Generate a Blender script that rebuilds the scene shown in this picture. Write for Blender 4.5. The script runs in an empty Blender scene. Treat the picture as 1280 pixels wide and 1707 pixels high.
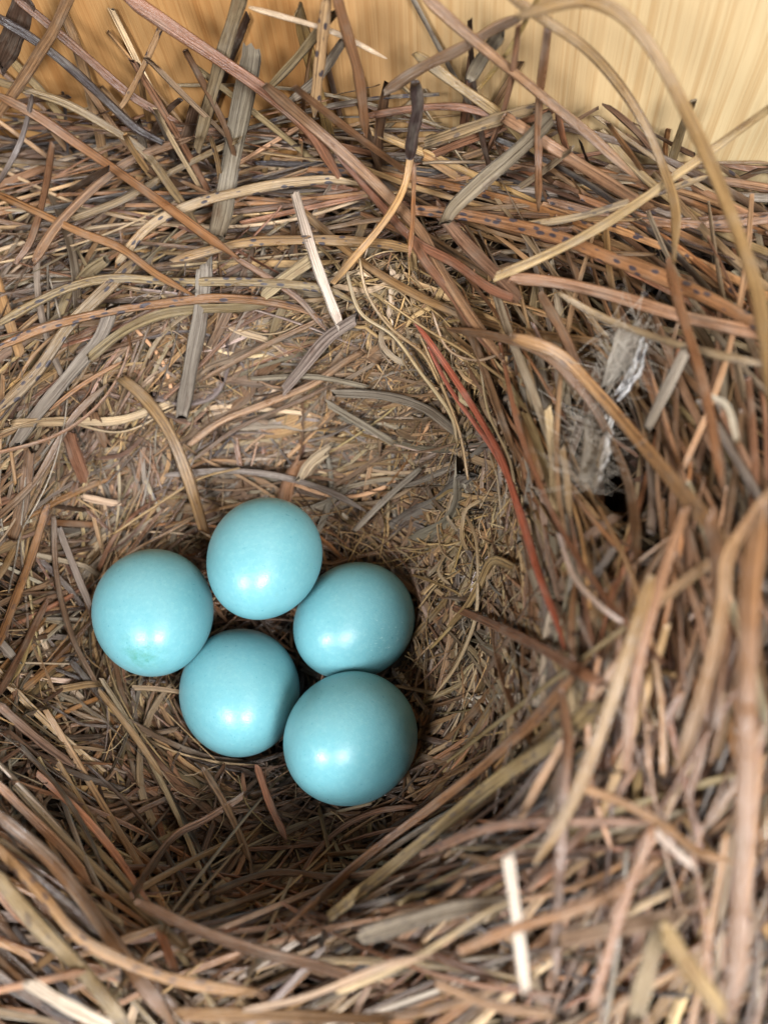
import bpy, math, random
import numpy as np
from mathutils import Vector, Matrix

# ------------------------------------------------------------------ camera, light, exposure
MM = 0.001
rng = np.random.default_rng(11)
random.seed(11)
sc = bpy.context.scene
COL = sc.collection

FPX = 1381.0                                   # focal length in photo pixels (photo 1280 x 1707)
PITCH, ROLL = math.radians(25), math.radians(8)
_F = np.array([0, math.sin(PITCH), -math.cos(PITCH)])
_R0 = np.array([1.0, 0, 0]); _U0 = np.array([0, math.cos(PITCH), math.sin(PITCH)])
CR = math.cos(ROLL) * _R0 - math.sin(ROLL) * _U0
CU = math.sin(ROLL) * _R0 + math.cos(ROLL) * _U0
CF = _F
def ray(px, py):
    return CF + (np.asarray(px, float)[..., None] - 640) / FPX * CR - (np.asarray(py, float)[..., None] - 853.5) / FPX * CU
CAM = np.array([0.0, 0.0, 126.0 * -ray(430, 1080)[2]])      # mm above the cup floor
def atdepth(px, py, d): return CAM + ray(px, py) * np.asarray(d, float)[..., None]
def atz(px, py, z):
    r = ray(px, py); return CAM + r * ((z - CAM[2]) / r[2])

cam = bpy.data.cameras.new('camera'); camo = bpy.data.objects.new('camera', cam); COL.objects.link(camo)
camo.matrix_world = Matrix(((CR[0], CU[0], -CF[0], CAM[0] * MM), (CR[1], CU[1], -CF[1], CAM[1] * MM),
                            (CR[2], CU[2], -CF[2], CAM[2] * MM), (0, 0, 0, 1)))
cam.sensor_fit = 'VERTICAL'; cam.sensor_height = 34.6; cam.sensor_width = 25.95
cam.lens = FPX / 1707 * 34.6
cam.clip_start = 0.004; cam.clip_end = 10
cam.dof.use_dof = True; cam.dof.focus_distance = 0.110; cam.dof.aperture_fstop = 17.0
sc.camera = camo

w = bpy.data.worlds.new('World'); sc.world = w; w.use_nodes = True
bg = w.node_tree.nodes['Background']; bg.inputs[0].default_value = (0.86, 0.93, 1.0, 1); bg.inputs[1].default_value = 0.045

def area(name, loc, target, sx, sy, watts, color):
    l = bpy.data.lights.new(name, 'AREA'); l.shape = 'RECTANGLE'; l.size = sx * MM; l.size_y = sy * MM
    l.energy = watts; l.color = color
    o = bpy.data.objects.new(name, l); COL.objects.link(o)
    o.location = Vector(loc) * MM
    o.rotation_euler = (Vector(target) - Vector(loc)).to_track_quat('-Z', 'Y').to_euler()
    return o
EGG0 = atdepth(430, 1080, 117)
def refl_dir(dx, dy):
    """direction towards a light whose mirror image sits (dx,dy) egg radii from an egg's centre"""
    v = -ray(430, 1080); v = v / np.linalg.norm(v)
    r_ = np.cross(CU, v); r_ /= np.linalg.norm(r_); u_ = np.cross(v, r_)
    n = dx * r_ - dy * u_ + math.sqrt(max(0.01, 1 - dx * dx - dy * dy)) * v
    return 2 * n.dot(v) * n - v
d1 = refl_dir(-0.27, 0.16); d2 = refl_dir(0.12, 0.16)
area('opening_light', EGG0 + d1 * 300, EGG0, 74, 74, 1.3, (0.97, 0.985, 1.0))
area('opening_light', EGG0 + d2 * 300, EGG0, 74, 74, 1.5, (0.97, 0.985, 1.0))
area('added_fill', np.array([150, -40, 280]), (40, 60, 40), 160, 160, 0.30, (1.0, 0.98, 0.95))  # added fill lamp, placed to brighten the right of the board

sc.view_settings.view_transform = 'Standard'; sc.view_settings.look = 'None'
sc.cycles.diffuse_bounces = 2; sc.cycles.max_bounces = 5
sc.view_settings.exposure = 0.0; sc.view_settings.gamma = 1.0; sc.view_settings.use_curve_mapping = False

# ------------------------------------------------------------------ node helpers
def mat(name):
    m = bpy.data.materials.new(name); m.use_nodes = True
    nt = m.node_tree; return m, nt, nt.nodes['Principled BSDF']
class G:
    def __init__(s, nt): s.nt = nt
    def n(s, t, **kw):
        nd = s.nt.nodes.new(t)
        for k, v in kw.items(): setattr(nd, k, v)
        return nd
    def l(s, a, b): s.nt.links.new(a, b)
    def math(s, op, a, b=None, c=None, clamp=False):
        nd = s.n('ShaderNodeMath', operation=op, use_clamp=clamp)
        for i, v in enumerate((a, b, c)):
            if v is None: continue
            if isinstance(v, (int, float)): nd.inputs[i].default_value = v
            else: s.l(v, nd.inputs[i])
        return nd.outputs[0]
    def mapr(s, v, a, b, c, d):
        nd = s.n('ShaderNodeMapRange'); s.l(v, nd.inputs[0])
        for i, q in enumerate((a, b, c, d)): nd.inputs[i + 1].default_value = q
        return nd.outputs[0]
    def vmap(s, v, scale, loc=(0, 0, 0), rot=(0, 0, 0)):
        nd = s.n('ShaderNodeMapping'); s.l(v, nd.inputs[0])
        nd.inputs['Scale'].default_value = scale; nd.inputs['Location'].default_value = loc; nd.inputs['Rotation'].default_value = rot
        return nd.outputs[0]
    def noise(s, v, scale, detail=3, rough=0.55, dist=0.0):
        nd = s.n('ShaderNodeTexNoise'); s.l(v, nd.inputs['Vector'])
        nd.inputs['Scale'].default_value = scale; nd.inputs['Detail'].default_value = detail
        nd.inputs['Roughness'].default_value = rough; nd.inputs['Distortion'].default_value = dist
        return nd.outputs['Fac']
    def mix(s, f, a, b, mode='MIX'):
        nd = s.n('ShaderNodeMix', data_type='RGBA', blend_type=mode)
        for i, v in ((0, f), (6, a), (7, b)):
            if isinstance(v, (int, float)): nd.inputs[i].default_value = v
            elif isinstance(v, tuple): nd.inputs[i].default_value = (*v, 1) if len(v) == 3 else v
            else: s.l(v, nd.inputs[i])
        return nd.outputs[2]
    def bump(s, h, strength, dist):
        nd = s.n('ShaderNodeBump'); s.l(h, nd.inputs['Height'])
        nd.inputs['Strength'].default_value = strength; nd.inputs['Distance'].default_value = dist
        return nd.outputs[0]

def strand_material(name, rough, spec):
    m, nt, p = mat(name); g = G(nt)
    suv = g.n('ShaderNodeAttribute', attribute_name='suv').outputs['Vector']
    ta = g.n('ShaderNodeAttribute', attribute_name='tint')
    streak = g.noise(g.vmap(suv, (0.08, 5.0, 1)), 1.0, 4, 0.7)
    groove = g.mapr(g.noise(g.vmap(suv, (0.03, 7.5, 1), (3, 1, 9)), 1.0, 2, 0.5), 0.40, 0.30, 0, 1)
    blotch = g.noise(g.vmap(suv, (0.22, 0.5, 1)), 1.0, 3, 0.6)
    fine = g.noise(g.vmap(suv, (2.2, 5.5, 1)), 1.0, 3, 0.6)
    c = g.mix(1.0, ta.outputs['Color'], g.mix(g.mapr(streak, 0.3, 0.7, 0, 1), (0.36, 0.30, 0.26), (1.5, 1.5, 1.5)), 'MULTIPLY')
    c = g.mix(g.math('MULTIPLY', groove, 0.65), c, g.mix(1.0, c, (0.22, 0.17, 0.15), 'MULTIPLY'))
    # weathering to grey, and darker handling stains
    c = g.mix(g.mapr(blotch, 0.5, 0.75, 0, 0.4), c, (0.235, 0.20, 0.155))
    c = g.mix(g.mapr(blotch, 0.42, 0.25, 0, 0.6), c, g.mix(1.0, c, (0.5, 0.36, 0.30), 'MULTIPLY'))
    c = g.mix(g.mapr(fine, 0.56, 0.72, 0, 0.35), c, g.mix(1.0, c, (0.35, 0.3, 0.28), 'MULTIPLY'))
    vo = g.n('ShaderNodeTexVoronoi'); g.l(g.vmap(suv, (0.55, 1.25, 1)), vo.inputs['Vector'])
    vo.inputs['Scale'].default_value = 1.0; vo.inputs['Randomness'].default_value = 0.9
    vd = g.math('ADD', vo.outputs['Distance'], g.math('MULTIPLY', g.noise(g.vmap(suv, (0.5, 0.9, 1), (7, 7, 7)), 1.0, 3, 0.7), 0.62))
    sp = g.mapr(vd, 0.64, 0.56, 0, 0.95)
    sp = g.math('MULTIPLY', sp, ta.outputs['Alpha'], clamp=True)
    c = g.mix(sp, c, (0.035, 0.03, 0.04))
    g.l(c, p.inputs['Base Color'])
    g.l(g.mapr(blotch, 0.3, 0.7, rough - 0.08, rough + 0.15), p.inputs['Roughness'])
    p.inputs['Specular IOR Level'].default_value = spec
    g.l(g.bump(g.math('SUBTRACT', g.math('ADD', streak, g.math('MULTIPLY', fine, 0.3)), g.math('MULTIPLY', groove, 0.5)), 0.85, 0.0003), p.inputs['Normal'])
    return m
M_NEEDLE = strand_material('dry_needle', 0.33, 0.8)
M_BLADE = strand_material('dry_grass', 0.46, 0.5)
M_FIBRE = strand_material('plant_fibre', 0.6, 0.25)

def egg_material(name, smudge=None, scr=None, hue=0.0):
    m, nt, p = mat(name); g = G(nt)
    oc = g.n('ShaderNodeTexCoord').outputs['Object']
    big = g.noise(oc, 90, 3); fine = g.noise(oc, 1600, 3, 0.6); tiny = g.noise(oc, 5200, 2)
    c = g.mix(g.mapr(big, 0.3, 0.7, 0, 1), (0.115 + hue, 0.30, 0.335), (0.14 + hue, 0.34, 0.385))
    c = g.mix(g.mapr(fine, 0.48, 0.72, 0, 0.22), c, (0.23, 0.45, 0.46))
    c = g.mix(g.mapr(tiny, 0.60, 0.75, 0, 0.35), c, (0.06, 0.24, 0.25))
    c = g.mix(g.mapr(g.noise(oc, 330, 5, 0.7), 0.60, 0.74, 0, 0.35), c, (0.12, 0.27, 0.24))
    if smudge is not None:
        d = g.n('ShaderNodeVectorMath', operation='DISTANCE'); g.l(oc, d.inputs[0]); d.inputs[1].default_value = smudge
        f = g.math('MULTIPLY', g.mapr(d.outputs['Value'], 0.0042, 0.0012, 0, 1), g.mapr(g.noise(oc, 700, 4, 0.7), 0.36, 0.66, 0, 0.6))
        c = g.mix(f, c, (0.045, 0.18, 0.11))
    if scr is not None:
        d = g.n('ShaderNodeVectorMath', operation='DISTANCE'); g.l(oc, d.inputs[0]); d.inputs[1].default_value = scr
        f = g.math('MULTIPLY', g.mapr(d.outputs['Value'], 0.005, 0.002, 0, 1), g.mapr(g.noise(g.vmap(oc, (1, 3, 1)), 1100, 4, 0.8), 0.60, 0.66, 0, 0.7))
        c = g.mix(f, c, (0.5, 0.68, 0.68))
    g.l(c, p.inputs['Base Color'])
    g.l(g.mapr(fine, 0.3, 0.7, 0.27, 0.38), p.inputs['Roughness']); p.inputs['Specular IOR Level'].default_value = 0.45
    p.inputs['Subsurface Weight'].default_value = 0.3
    p.inputs['Subsurface Radius'].default_value = (0.5, 1.0, 1.0); p.inputs['Subsurface Scale'].default_value = 0.0008
    g.l(g.bump(g.math('ADD', tiny, fine), 0.35, 0.00008), p.inputs['Normal'])
    return m

def wood_material():
    m, nt, p = mat('pine_board'); g = G(nt)
    oc = g.n('ShaderNodeTexCoord').outputs['Object']
    warp = g.noise(g.vmap(oc, (9, 9, 5)), 1.0, 2)
    wv = g.n('ShaderNodeVectorMath', operation='MULTIPLY_ADD')
    g.l(oc, wv.inputs[0]); wv.inputs[1].default_value = (1, 1, 1)
    cx = g.n('ShaderNodeCombineXYZ'); g.l(g.math('MULTIPLY', g.math('SUBTRACT', warp, 0.5), 0.03), cx.inputs[0])
    g.l(cx.outputs[0], wv.inputs[2]); o2 = wv.outputs[0]
    rings = g.noise(g.vmap(o2, (1250, 60, 12)), 1.0, 4, 0.65)
    coarse = g.noise(g.vmap(o2, (90, 30, 4)), 1.0, 3, 0.5)
    pores = g.noise(g.vmap(o2, (1900, 500, 60)), 1.0, 3, 0.6)
    c = g.mix(g.mapr(coarse, 0.35, 0.65, 0, 1), (0.31, 0.148, 0.046), (0.39, 0.215, 0.082))
    sep = g.n('ShaderNodeSeparateXYZ'); g.l(o2, sep.inputs[0])
    c = g.mix(g.mapr(g.math('ADD', sep.outputs[0], g.math('MULTIPLY', coarse, 0.02)), 0.0, 0.06, 0, 0.8), c, (0.50, 0.395, 0.225))   # paler towards the right
    c = g.mix(g.mapr(rings, 0.48, 0.62, 0, 0.5), c, g.mix(1.0, c, (0.72, 0.57, 0.40), 'MULTIPLY'))
    c = g.mix(g.mapr(pores, 0.55, 0.75, 0, 0.35), c, g.mix(1.0, c, (0.62, 0.5, 0.36), 'MULTIPLY'))
    g.l(c, p.inputs['Base Color'])
    p.inputs['Roughness'].default_value = 0.62; p.inputs['Specular IOR Level'].default_value = 0.3
    g.l(g.bump(g.math('ADD', rings, g.math('MULTIPLY', pores, 0.6)), 0.5, 0.0003), p.inputs['Normal'])
    return m

def gap_shade_material():
    m, nt, p = mat('gap_shade'); g = G(nt)
    oc = g.n('ShaderNodeTexCoord').outputs['Object']
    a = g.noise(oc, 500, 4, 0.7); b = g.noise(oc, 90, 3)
    c = g.mix(g.mapr(a, 0.35, 0.7, 0, 1), (0.018, 0.012, 0.009), (0.06, 0.04, 0.027))  # near black base, puts the shade between strands into the colour
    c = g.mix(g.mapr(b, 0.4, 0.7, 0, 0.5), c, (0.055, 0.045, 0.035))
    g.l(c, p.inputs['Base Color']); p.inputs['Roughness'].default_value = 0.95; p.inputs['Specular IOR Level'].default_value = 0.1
    g.l(g.bump(a, 1.0, 0.001), p.inputs['Normal'])
    return m

# ------------------------------------------------------------------ nest surface (height field, mm)
C0 = atz(440, 1060, 0)[:2]
RIM = [(960, 1010, 46), (930, 1330, 42), (700, 1510, 30), (400, 1565, 24), (60, 1480, 27), (-60, 1180, 27), (-60, 850, 25),
       (90, 600, 26), (330, 500, 27), (560, 470, 29), (790, 520, 36), (920, 720, 43)]
FLO = [(730, 1080), (700, 1330), (560, 1430), (400, 1430), (200, 1360), (70, 1200), (70, 980), (200, 840), (360, 770), (540, 790), (660, 880)]
def polar(p): d = p[:2] - C0; return math.atan2(d[1], d[0]), math.hypot(*d)
def knots(lst):
    lst = sorted(lst); th = np.array([k[0] for k in lst]); vs = np.array([k[1:] for k in lst])
    th = np.concatenate([th - 2 * np.pi, th, th + 2 * np.pi]); vs = np.concatenate([vs, vs, vs]); return th, vs
rk = []
for x, y, z in RIM:
    a, r = polar(atz(x, y, z)); rk.append((a, r, z))
fk = [polar(atz(x, y, 4)) for x, y in FLO]
RTH, RV = knots(rk); FTH, FV = knots(fk)
_t = np.linspace(-np.pi, np.pi, 361)
def _sm(v):
    k = np.hanning(41); k /= k.sum(); vv = np.concatenate([v[:-1], v[:-1], v[:-1]])
    return np.convolve(vv, k, 'same')[360:721]
TR = _sm(np.interp(_t, RTH, RV[:, 0])); TZ = _sm(np.interp(_t, RTH, RV[:, 1])); TF = _sm(np.interp(_t, FTH, FV[:, 0]))
PIT = atz(1005, 760, 40)
def H(x, y):
    dx = np.asarray(x) - C0[0]; dy = np.asarray(y) - C0[1]
    th = np.arctan2(dy, dx); r = np.hypot(dx, dy)
    rr = np.interp(th, _t, TR); zr = np.interp(th, _t, TZ); rf = np.minimum(np.interp(th, _t, TF), rr - 6)
    s = np.clip((r - rf) / (rr - rf), 0, 1); s2 = s * s * (3 - 2 * s) * 0.55 + s * 0.45
    h = np.where(r < rf, 4 * (r / rf) ** 2, 4 + (zr - 4) * s2)
    out = np.maximum(r - rr, 0)
    h = h + out * 0.16 * np.exp(-out / 60)
    # mound rising in the near right corner
    h = h + 10 * np.clip((x - C0[0] - 45) / 40, 0, 1) * np.clip((60 - np.asarray(y)) / 40, 0, 1)
    h = h + 1.2 * np.sin(x * 0.21 + 1.3) * np.cos(y * 0.17) * np.clip(r / 30 - 0.5, 0, 1)
    h = h - 11 * np.exp(-(((x - PIT[0]) / 4.0) ** 2 + ((np.asarray(y) - PIT[1]) / 8.0) ** 2))
    return h

# wall plane: where it meets the nest in the photo
WA = atz(0, 205, 32); WB = atz(1280, 285, 40)
WD = (WB - WA); WD[2] = 0; WD /= np.linalg.norm(WD)
WN = np.array([WD[1], -WD[0], 0.0])                 # faces the camera (-y)
if WN.dot(CAM - WA) < 0: WN = -WN
def walldist(P): return (np.asarray(P) - WA) @ WN
def raydepth(px, py, lift):
    """depth at which the photo ray through (px,py) meets the nest raised by lift, or the wall moved out by it"""
    r = ray(px, py); n = len(r); d = np.full(n, 30.0); done = np.zeros(n, bool)
    for _ in range(420):
        P = CAM + r * d[:, None]
        hit = (P[:, 2] < H(P[:, 0], P[:, 1]) + lift) | (walldist(P) < 1.5 + 0.9 * lift)
        done |= hit
        d = np.where(done, d, d + 0.4)
        if done.all(): break
    return d

# ------------------------------------------------------------------ eggs
EGGS = [ # px, py, radius px, depth, ratio, projected axis angle deg (image), tilt from view deg
    (257, 1023, 98, 118.5, 1.24, 275, 33, 'blue egg with a green smudge near its lower end, leftmost in the nest'),
    (440, 933, 94, 115.0, 1.24, 245, 38, 'blue egg highest up in the photo, lying against the cup wall behind the others'),
    (588, 1037, 94.5, 121.0, 1.24, 215, 38, 'blue egg with faint pale scratches, squeezed between the rear egg and the largest egg'),
    (401, 1156, 99, 119.0, 1.24, 275, 28, 'middle blue egg of the front row, touching the smudged egg and the largest egg'),
    (582, 1231, 107, 110.5, 1.24, 212, 28, 'largest blue egg, nearest the front right of the clutch'),
]
egg_specs = []
for (px, py, rp, d, ratio, ang, tilt, lab) in EGGS:
    c = atdepth(px, py, d); b = rp * d / FPX; a = b * ratio
    v = -ray(px, py); v /= np.linalg.norm(v)
    ar = math.radians(ang); q = CR * math.cos(ar) + CU * math.sin(ar); q = q - v * q.dot(v); q /= np.linalg.norm(q)
    ax = v * math.cos(math.radians(tilt)) + q * math.sin(math.radians(tilt))
    egg_specs.append((c, a, b, ax, v, lab))

# ------------------------------------------------------------------ strand builder
def prof(kind):
    if kind == 'needle':
        return np.array([(-1, -.1), (-.82, .42), (-.4, .78), (0, .5), (.4, .78), (.82, .42), (1, -.1), (.55, -.5), (-.55, -.5)], float)
    if kind == 'blade':
        return np.array([(-1, .9), (-.55, .1), (0, -.1), (.55, .1), (1, .9), (.96, .55), (.5, -.5), (0, -.75), (-.5, -.5), (-.96, .55)], float)
    if kind == 'twig':
        a = np.linspace(0, 2 * np.pi, 10, endpoint=False); return np.c_[-np.cos(a), np.sin(a)]
    return np.array([(-1, 0), (0, 1), (1, 0), (0, -1)], float)
PROF = {k: prof(k) for k in ('needle', 'blade', 'twig', 'fibre')}
THICK = {'needle': 0.62, 'blade': 0.16, 'twig': 1.0, 'fibre': 0.7}

class Mass:
    def __init__(s): s.v = []; s.f4 = []; s.caps = []; s.uv = []; s.t = []; s.n = 0
    def add(s, P, hw, kind, color, spot=0.0, roll=0.0, twist=0.0, up=None, endw=(0.55, 0.2)):
        P = np.asarray(P, float); n = len(P); pr = PROF[kind]; k = len(pr)
        T = np.gradient(P, axis=0); T /= np.linalg.norm(T, axis=1)[:, None] + 1e-9
        U = np.tile((0, 0, 1.0), (n, 1)) if up is None else np.asarray(up)
        S = np.cross(T, U); ln = np.linalg.norm(S, axis=1)[:, None]
        S = np.where(ln < 0.15, np.cross(T, (0.3, 1, 0.1)), S); S /= np.linalg.norm(S, axis=1)[:, None] + 1e-9
        N = np.cross(S, T)
        t = np.linspace(0, 1, n); a = roll + twist * t
        if kind != 'twig' and random.random() < .35: endw = (max(endw[0], .85), max(endw[1], .8))
        ca, sa = np.cos(a)[:, None], np.sin(a)[:, None]
        S, N = S * ca + N * sa, N * ca - S * sa
        w = np.broadcast_to(hw, (n,)).astype(float).copy()
        e = 0.06
        w *= np.minimum(1, endw[0] + (1 - endw[0]) * t / e) * np.minimum(1, endw[1] + (1 - endw[1]) * (1 - t) / (e * 2))
        w *= 1 + 0.07 * np.sin(t * random.uniform(8, 22) + random.uniform(0, 6))
        V = P[:, None, :] + S[:, None, :] * (pr[None, :, 0, None] * w[:, None, None]) + N[:, None, :] * (pr[None, :, 1, None] * (w * THICK[kind])[:, None, None])
        if kind in ('blade', 'needle') and n > 4:
            for e_, nb in ((0, 1), (-1, -2)):
                sk = random.uniform(-1.3, 1.3); jag = rng.normal(0, .45 if kind == 'blade' else .15, k)
                V[e_] += T[e_] * (pr[:, 0] * sk + jag)[:, None] * w[e_]
                V[e_] += N[e_] * random.gauss(0, .25) * w[e_]
        s.v.append(V.reshape(-1, 3))
        i = np.arange(n - 1)[:, None] * k; j = np.arange(k)[None, :]; j2 = (j + 1) % k
        q = np.stack([i + j, i + k + j, i + k + j2, i + j2], -1).reshape(-1, 4)[:, ::-1] + s.n
        s.f4.append(q)
        s.caps.append(list(range(s.n, s.n + k))[::-1] if False else [s.n + q_ for q_ in range(k)])
        s.caps.append([s.n + (n - 1) * k + q_ for q_ in range(k)][::-1])
        L = np.concatenate([[0], np.cumsum(np.linalg.norm(np.diff(P, axis=0), axis=1))]) + random.uniform(0, 500)
        av = pr[:, 0] * 1.0 + (pr[:, 1] < -0.2) * 3.3
        uv = np.zeros((n, k, 3)); uv[..., 0] = L[:, None]; uv[..., 1] = av[None, :] * w.max(); uv[..., 2] = random.uniform(0, 300)
        s.uv.append(uv.reshape(-1, 3))
        col = np.zeros((n * k, 4)); col[:, :3] = color; col[:, 3] = spot
        s.t.append(col); s.n += n * k
    def build(s, name, material, parent=None, origin=None):
        V = np.concatenate(s.v) * MM; Q = np.concatenate(s.f4)
        org = np.zeros(3) if origin is None else np.asarray(origin)
        V = V - org
        me = bpy.data.meshes.new(name)
        nc = sum(len(c) for c in s.caps)
        me.vertices.add(len(V)); me.vertices.foreach_set('co', V.ravel())
        loops = np.concatenate([Q.ravel(), np.array([a for c in s.caps for a in c])])
        tot = np.concatenate([np.full(len(Q), 4), np.array([len(c) for c in s.caps])])
        st = np.concatenate([[0], np.cumsum(tot)[:-1]])
        me.loops.add(len(loops)); me.loops.foreach_set('vertex_index', loops.astype(np.int32))
        me.polygons.add(len(tot)); me.polygons.foreach_set('loop_start', st.astype(np.int32)); me.polygons.foreach_set('loop_total', tot.astype(np.int32))
        me.polygons.foreach_set('use_smooth', np.ones(len(tot), bool))
        me.update(calc_edges=True)
        a = me.attributes.new('suv', 'FLOAT_VECTOR', 'POINT'); a.data.foreach_set('vector', np.concatenate(s.uv).ravel())
        a = me.attributes.new('tint', 'FLOAT_COLOR', 'POINT'); a.data.foreach_set('color', np.concatenate(s.t).ravel())
        me.materials.append(material)
        o = bpy.data.objects.new(name, me); COL.objects.link(o)
        o.location = org - (np.array(parent.location) if parent else 0)
        if parent: o.parent = parent
        return o

def tag(o, label=None, cat=None, group=None, kind=None):
    if label: o['label'] = label
    if cat: o['category'] = cat
    if group: o['group'] = group
    if kind: o['kind'] = kind
    return o

# ------------------------------------------------------------------ wall
def build_wall():
    L, HT, TH = 620, 260, 19
    mid = (WA + WB) / 2; base = np.array([mid[0], mid[1], -14.0])
    import bmesh
    bm = bmesh.new(); bmesh.ops.create_cube(bm, size=1.0)
    for v in bm.verts:
        v.co = Vector((v.co.x * L * MM, (v.co.y + 0.5) * TH * MM, (v.co.z + 0.5) * HT * MM))
    bmesh.ops.bevel(bm, geom=bm.edges[:], offset=0.0008, segments=2, affect='EDGES')
    me = bpy.data.meshes.new('wooden_wall'); bm.to_mesh(me); bm.free()
    me.materials.append(wood_material())
    o = bpy.data.objects.new('wooden_wall', me); COL.objects.link(o)
    X = Vector(WD); Z = Vector((0, 0, 1)); Y = Z.cross(X)
    if Y.dot(Vector(-WN)) < 0: X = -X; Y = -Y
    mm = Matrix((X, Y, Z)).transposed().to_4x4(); mm.translation = Vector(base) * MM
    o.matrix_world = mm
    tag(o, 'honey coloured pine board wall with fine upright grain, behind the nest', 'wall')
build_wall()
def build_floor():
    import bmesh
    bm = bmesh.new(); bmesh.ops.create_cube(bm, size=1.0)
    mid = (WA + WB) / 2
    X = Vector(WD); Z = Vector((0, 0, 1)); Y = Z.cross(X)
    for v in bm.verts: v.co = Vector((v.co.x * 0.62, v.co.y * 0.26, v.co.z * 0.012))
    me = bpy.data.meshes.new('floor'); bm.to_mesh(me); bm.free()
    me.materials.append(bpy.data.materials['pine_board'])
    o = bpy.data.objects.new('floor', me); COL.objects.link(o)
    mm = Matrix((X, Y, Z)).transposed().to_4x4()
    mm.translation = Vector(np.array([mid[0], mid[1], -20.5]) + WN * 131) * MM
    o.matrix_world = mm
    tag(o, kind='structure')
build_floor()

# ------------------------------------------------------------------ eggs
def build_egg(i, spec):
    c, a, b, ax, v, lab = spec
    n, k = 48, 64
    V = []; F = []
    for r in range(n + 1):
        u = math.pi * r / n; x = math.cos(u); s = math.sin(u)
        rad = b * s * (1 + 0.10 * -x)               # blunter at the far end
        z = a * x
        if r in (0, n): V.append((0, 0, z * MM)); continue
        for j in range(k):
            t = 2 * math.pi * j / k; V.append((rad * math.cos(t) * MM, rad * math.sin(t) * MM, z * MM))
    idx = lambda r, j: 1 + (r - 1) * k + j % k
    for j in range(k): F.append((0, idx(1, j), idx(1, j + 1)))
    for r in range(1, n - 1):
        for j in range(k): F.append((idx(r, j), idx(r + 1, j), idx(r + 1, j + 1), idx(r, j + 1)))
    last = len(V) - 1
    for j in range(k): F.append((idx(n - 1, j), last, idx(n - 1, j + 1)))
    me = bpy.data.meshes.new('egg'); me.from_pydata(V, [], F); me.polygons.foreach_set('use_smooth', [True] * len(F)); me.update()
    o = bpy.data.objects.new('egg', me); COL.objects.link(o)
    q = Vector(ax).to_track_quat('Z', 'Y'); mm = q.to_matrix().to_4x4(); mm.translation = Vector(c) * MM
    o.matrix_world = mm
    def local(px, py):
        r_ = ray(px, py); r_ = r_ / np.linalg.norm(r_)
        for k_ in range(8000):
            P = CAM + r_ * (90 + k_ * .01); dd = P - c; z_ = dd @ ax
            if (z_ / a) ** 2 + (dd @ dd - z_ * z_) / b ** 2 < 1: break
        return tuple(mm.inverted() @ Vector(P * MM))
    if i == 0: m = egg_material('egg_shell_smudged', smudge=local(236, 1092), hue=0.0)
    elif i == 2: m = egg_material('egg_shell_scratched', scr=local(655, 1060))
    else: m = bpy.data.materials.get('egg_shell') or egg_material('egg_shell')
    me.materials.append(m)
    tag(o, lab, 'egg', 'blue eggs in the nest cup')
for i, s in enumerate(egg_specs): build_egg(i, s)

# ------------------------------------------------------------------ the nest
nest_loc = np.array([C0[0], C0[1], -14.0]) * MM
nest = bpy.data.objects.new('bird_nest', None); COL.objects.link(nest); nest.location = nest_loc; nest.empty_display_size = 0.02
tag(nest, 'cup shaped nest woven of brown pine needles and dry grass, against the wooden wall', 'nest')

def inwall(x, y, margin=1.0):
    return (np.stack([x, y, np.zeros_like(x)], -1) - WA) @ WN > margin

def build_base():
    xs = np.arange(-95, 125, 1.6); ys = np.arange(-95, 150, 1.6)
    nx, ny = len(xs), len(ys)
    X, Y = np.meshgrid(xs, ys, indexing='ij')
    d = walldist(np.stack([X, Y, X * 0], -1))
    push = np.maximum(0.6 - d, 0)                     # stops at the wall
    X = X + WN[0] * push; Y = Y + WN[1] * push
    Z = H(X, Y) - np.clip(8.5 - 0 * X, 0, 9) + rng.normal(0, 0.5, X.shape)
    V = np.stack([X, Y, Z], -1).reshape(-1, 3); nv = len(V)
    B = V.copy(); B[:, 2] = -14.4
    V = np.concatenate([V, B]) * MM - nest_loc
    i, j = np.meshgrid(np.arange(nx - 1), np.arange(ny - 1), indexing='ij'); a = (i * ny + j).ravel()
    top = np.stack([a, a + ny, a + ny + 1, a + 1], -1)
    F = [tuple(r) for r in top]
    bd = [x_ * ny for x_ in range(nx)] + [(nx - 1) * ny + y_ for y_ in range(1, ny)] + [x_ * ny + ny - 1 for x_ in range(nx - 2, -1, -1)] + [y_ for y_ in range(ny - 2, 0, -1)]
    for q in range(len(bd)):
        p0, p1 = bd[q], bd[(q + 1) % len(bd)]; F.append((p1, p0, p0 + nv, p1 + nv))
    me = bpy.data.meshes.new('nest_base'); me.from_pydata(V.tolist(), [], F); me.update()
    me.materials.append(gap_shade_material())
    o = bpy.data.objects.new('nest_base', me); COL.objects.link(o); o.parent = nest
build_base()

PAL = {
    'red': (0.31, 0.165, 0.10), 'brick': (0.52, 0.17, 0.105), 'pink': (0.42, 0.28, 0.19), 'tan': (0.42, 0.285, 0.155), 'ora': (0.40, 0.225, 0.11),
    'brn': (0.235, 0.14, 0.083), 'dbrn': (0.10, 0.063, 0.043), 'gry': (0.34, 0.315, 0.28), 'olv': (0.36, 0.295, 0.18), 'pale': (0.62, 0.52, 0.36),
    'wht': (0.78, 0.76, 0.72), 'drk': (0.06, 0.048, 0.05), 'straw': (0.58, 0.44, 0.24), 'mauve': (0.27, 0.19, 0.13),
}
def jit(c, s=0.30):
    c = np.array(PAL[c]) * (0.56, 0.51, 0.44); return np.clip(c * math.exp(random.gauss(-.05, s)) * (1 + np.array([abs(random.gauss(0, .07)), 0, random.gauss(-.02, .08)])), 0.01, 0.9)
def pick(ws):
    ks = list(ws); return random.choices(ks, [ws[k] for k in ks])[0]

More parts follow.
